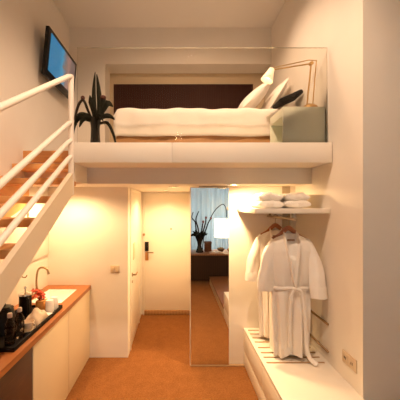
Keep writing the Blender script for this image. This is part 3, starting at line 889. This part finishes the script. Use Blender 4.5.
# ------------------------------------------------------------------ the room seen in the mirror
pf = thing('platform', 'low raised platform with a brown timber top beyond the white bench', 'platform', (1.7, .9, 0))
MB().box(.80, XJ-.001, -.10, 1.948, .001, .150).build('face', 'plat_face', pf, smooth=False)
MB().box(.79, XJ-.001, -.10, 1.948, .151, .178, .002).build('top', 'platform', pf)
dk = thing('desk', 'dark timber desk in front of the curtained window', 'desk', (1.0, -.45, 0))
MB().box(.22, 1.75, -.85, -.14, .665, .70, .003).build('desktop', 'desktop', dk)
MB().box(.25, 1.72, -.20, -.17, .06, .664).build('front_panel', 'desk', dk)
for x in (.25, 1.69): MB().box(x, x+.03, -.82, -.205, .0, .664).build('leg', 'desk', dk)
cu = MB()
n = 260; rings = []
for zz in (.02, 2.95):
    rings.append([Vector((-1.1+3.6*i/n, -1.60+.035*math.sin(i*.62)+.012*math.sin(i*.27+1), zz)) for i in range(n+1)])
cu.loft(rings, closed=False, cap=False)
cobj = cu.build('curtain', 'curtain', None, angle=80)
md = cobj.modifiers.new('thickness', 'SOLIDIFY'); md.thickness = .0015
tag(cobj, 'pale blue sheer pleated curtain drawn across the window', 'curtain')
tag(MB().tube([(-1.2, -1.60, 2.97), (2.55, -1.60, 2.97)], .018, 12).build('curtain_rod', 'bronze'), 'bronze rod carrying the sheer curtain', 'curtain rod')
# vase of branches
vs = thing('flower_vase', 'dark waisted vase of twisted branches and dusky buds on the desk', 'vase', (.585, -.42, .70))
vc = Vector((.585, -.42, .70))
MB().lathe([(0, 0), (.085, 0), (.095, .01), (.065, .10), (.045, .17), (.06, .26), (.105, .37), (.098, .372), (.05, .26), (.035, .17), (0, .05)], vc, 28).build('vase_body', 'darkpot', vs)
br = [[(0, 0, .30), (-.08, 0, .55), (-.11, .02, .75), (-.19, .02, .86), (-.16, .02, 1.0)],
      [(0, 0, .30), (-.04, .02, .6), (-.09, .02, .8), (-.06, .03, .93), (-.02, .03, 1.02)],
      [(.02, 0, .30), (.05, 0, .5), (.07, .02, .66), (.09, .02, .74)],
      [(.02, 0, .30), (.10, 0, .55), (.15, .02, .75), (.155, .02, .84)],
      [(.03, 0, .3), (.15, .02, .55), (.21, .03, .72), (.275, .03, .83)]]
for b in br:
    MB().tube([vc+Vector(p) for p in b], [.020, .017, .015, .013, .010][:len(b)], 8, 5).build('branch', 'stem', vs)
for p in ((.09, .02, .76), (.158, .02, .86), (.28, .03, .85)):
    m = MB(); m.ball(vc+Vector(p), .028, .026, .035, 14, 10); m.build('bud', 'pinkbud', vs)
random.seed(5)
for i in range(16):
    a = 2*PI*i/16; q = .09+.05*(i % 3)
    m = MB(); z0 = .33
    m.tube([vc+Vector((.02*math.cos(a), .02*math.sin(a), z0)), vc+Vector((q*.7*math.cos(a), q*.7*math.sin(a), z0+.11+.02*(i % 2))), vc+Vector((q*1.35*math.cos(a), q*1.35*math.sin(a), z0+.05+.05*(i % 4)))], [.012, .042, .006], 10, 5, flat=.3)
    m.build('leaf', 'leaf', vs)
# objects on the desk
bk = thing('storage_box', 'brown leather box with lidded top standing beside the vase', 'box', (.80, -.50, .70))
MB().box(.72, .89, -.62, -.46, .701, .90, .008).build('body', 'basket', bk)
MB().box(.714, .896, -.626, -.454, .901, .95, .008).build('lid', 'basket', bk)
ob = thing('open_book', 'open book with cream pages lying on the desk front', 'book', (.98, -.28, .70))
for sgn in (-1, 1):
    m = MB(); rg = []
    for i in range(13):
        u = i/12; x = .98+sgn*.17*u; h = .018+.03*math.sin(PI*min(1, u*1.15))*(1-u*.6)
        rg.append([Vector((x, -.38, .702)), Vector((x, -.38, .702+h)), Vector((x, -.17, .702+h)), Vector((x, -.17, .702))])
    m.loft(rg); m.build('pages', 'cream', ob)
m = MB(); m.box(.80, 1.16, -.385, -.165, .7005, .7018); m.build('cover', 'basket', ob)
def orn(x, y, r, label):
    t = thing('ornament_bowl', label, 'bowl', (x, y, .70), 'small ornaments on the desk')
    MB().lathe([(0, 0), (r*.45, 0), (r*.5, .01), (r, r*.75), (r*.95, r*.78), (r*.4, .03), (0, .025)], (x, y, .7005), 24).build('bowl', 'basket', t)
    for i in range(4):
        a = i*1.6
        m = MB(); m.ball((x+r*.42*math.cos(a), y+r*.42*math.sin(a), .7005+r*.72), r*.36, r*.36, r*.36, 14, 10); m.build('ball', 'gold', t)
orn(1.13, -.50, .10, 'small dark bowl of golden balls below the lit lamp shade')
orn(1.36, -.50, .085, 'small dark bowl of golden balls furthest from the vase')
# arc lamp
al = thing('arc_lamp', 'tall arc floor lamp with a glowing white drum shade behind the desk', 'lamp', (.72, -1.12, 0))
MB().lathe([(0, 0), (.16, 0), (.165, .01), (.16, .035), (.02, .04), (0, .04)], (.72, -1.12, 0), 36).build('base', 'black', al)
MB().tube([(.72, -1.12, .03), (.72, -1.12, .55), (.76, -1.12, 1.0), (.87, -1.11, 1.35), (1.03, -1.10, 1.68), (1.20, -1.09, 1.86), (1.30, -1.08, 1.88), (1.36, -1.08, 1.76), (1.37, -1.07, 1.55)], .0125, 12, 6).build('arm', 'black', al)
sc_ = (1.24+.03, -1.07, 1.0)
MB().lathe([(.227, 0), (.232, .003), (.232, .49), (.227, .493), (.225, .489), (.225, .004), (.227, 0)], sc_, 48).build('lamp_shade', 'arcshade', al)
m = MB(); m.tube([(1.27-.227, -1.07, 1.485), (1.27+.227, -1.07, 1.485)], .005, 8); m.tube([(1.27, -1.07, 1.49), (1.27, -1.07, 1.33)], .012, 8); m.tube([(1.37, -1.07, 1.56), (1.37, -1.07, 1.485)], .010, 8)
m.build('shade_frame', 'chrome', al)
m = MB(); m.ball((1.27, -1.07, 1.27), .04, .04, .05, 16, 10); m.build('bulb', 'bulb', al)

# ------------------------------------------------------------------ lamps
WARM = (1.0, .645, .315)
COOL = (1.0, .69, .46)
def light(name, kind, loc, power, color=WARM, target=None, size=.1, spot=None, blend=.6):
    l = bpy.data.lights.new(name, kind); l.energy = power; l.color = color
    if kind == 'AREA': l.shape = 'DISK'; l.size = size
    else: l.shadow_soft_size = size
    if kind == 'SPOT': l.spot_size = R(spot); l.spot_blend = blend
    o = bpy.data.objects.new(name, l); COL.objects.link(o); o.location = loc
    d = (Vector(target) - Vector(loc)) if target else Vector((0, 0, -1))
    o.rotation_euler = d.to_track_quat('-Z', 'Y').to_euler()
    return o
def downlight(x, y, z, label, power, spot=110, r=.05, color=WARM, target=None):
    t = thing('downlight', label, 'ceiling light', (x, y, z), 'recessed downlights')
    MB().lathe([(r*.78, -.001), (r*1.25, -.001), (r*1.25, -.006), (r*.95, -.012), (r*.78, -.009), (r*.78, -.001)], (x, y, z), 32).build('trim_ring', 'chrome', t)
    MB().lathe([(0, -.002), (r*.76, -.002), (r*.76, -.005), (0, -.005)], (x, y, z), 28).build('lens', 'downlight', t)
    light('downlight_lamp', 'SPOT', (x, y, z-.02), power, color, target, r*.8, spot)
downlight(-1.22, 3.16, ZLOW, 'recessed downlight in the low ceiling over the sink', 76, 165, .06)
downlight(.60, 3.07, ZLOW, 'recessed downlight in the low ceiling over the bench', 125, 165, .06, WARM, (.95, 3.2, .9))
downlight(-.03, 3.46, ZLOW, 'recessed downlight at the mouth of the entry corridor', 48, 160)
downlight(-.15, 4.35, ZLOW, 'recessed downlight inside the entry corridor', 75, 160)
for x, y, p, lb in ((-.5, 1.9, 14, 'added unseen ceiling fill light over the left of the room'), (.15, 1.45, 370, 'added unseen ceiling fill light over the right of the room'), (.6, 3.2, 62, 'added unseen ceiling fill light over the loft'), (.3, -.6, 25, 'added unseen ceiling fill light nearest the window')):
    downlight(x, y, ZC, lb, p, 112 if p > 300 else 135, .06, COOL, (.15, 2.8, 2.3) if y < 3 and y > 0 else None)  # out-of-view ceiling fixtures, added to fill the upper room with light
light('reading_lamp_glow', 'SPOT', top + sd @ Vector((0, 0, -.10)), 3, WARM, top + sd @ Vector((0, 0, -1)), .03, 120)
light('arc_lamp_glow', 'POINT', (1.27, -1.07, 1.27), 75, WARM, None, .06)

# world: dim daylight outside the curtained window
w = bpy.data.worlds.new('dusk_sky'); SC.world = w; w.use_nodes = True
bg = w.node_tree.nodes['Background']; bg.inputs[0].default_value = (.76, .88, .95, 1); bg.inputs[1].default_value = 5.5

# ------------------------------------------------------------------ camera
cam = bpy.data.cameras.new('camera'); cam.sensor_width = 36; cam.lens = 36*290/400
cam.shift_x = .06; cam.shift_y = .01; cam.clip_start = .02
co = bpy.data.objects.new('camera', cam); COL.objects.link(co); co.location = (0, 0, 1.9); co.rotation_euler = (R(90), 0, 0)
SC.camera = co
SC.view_settings.view_transform = 'Standard'; SC.view_settings.look = 'None'
SC.view_settings.exposure = 0.0; SC.view_settings.gamma = 1.0; SC.view_settings.use_curve_mapping = False
c = SC.cycles
c.max_bounces = 12; c.diffuse_bounces = 6; c.glossy_bounces = 6; c.transparent_max_bounces = 16
c.caustics_reflective = False; c.caustics_refractive = False; c.sample_clamp_indirect = 4.0
c.use_denoising = True
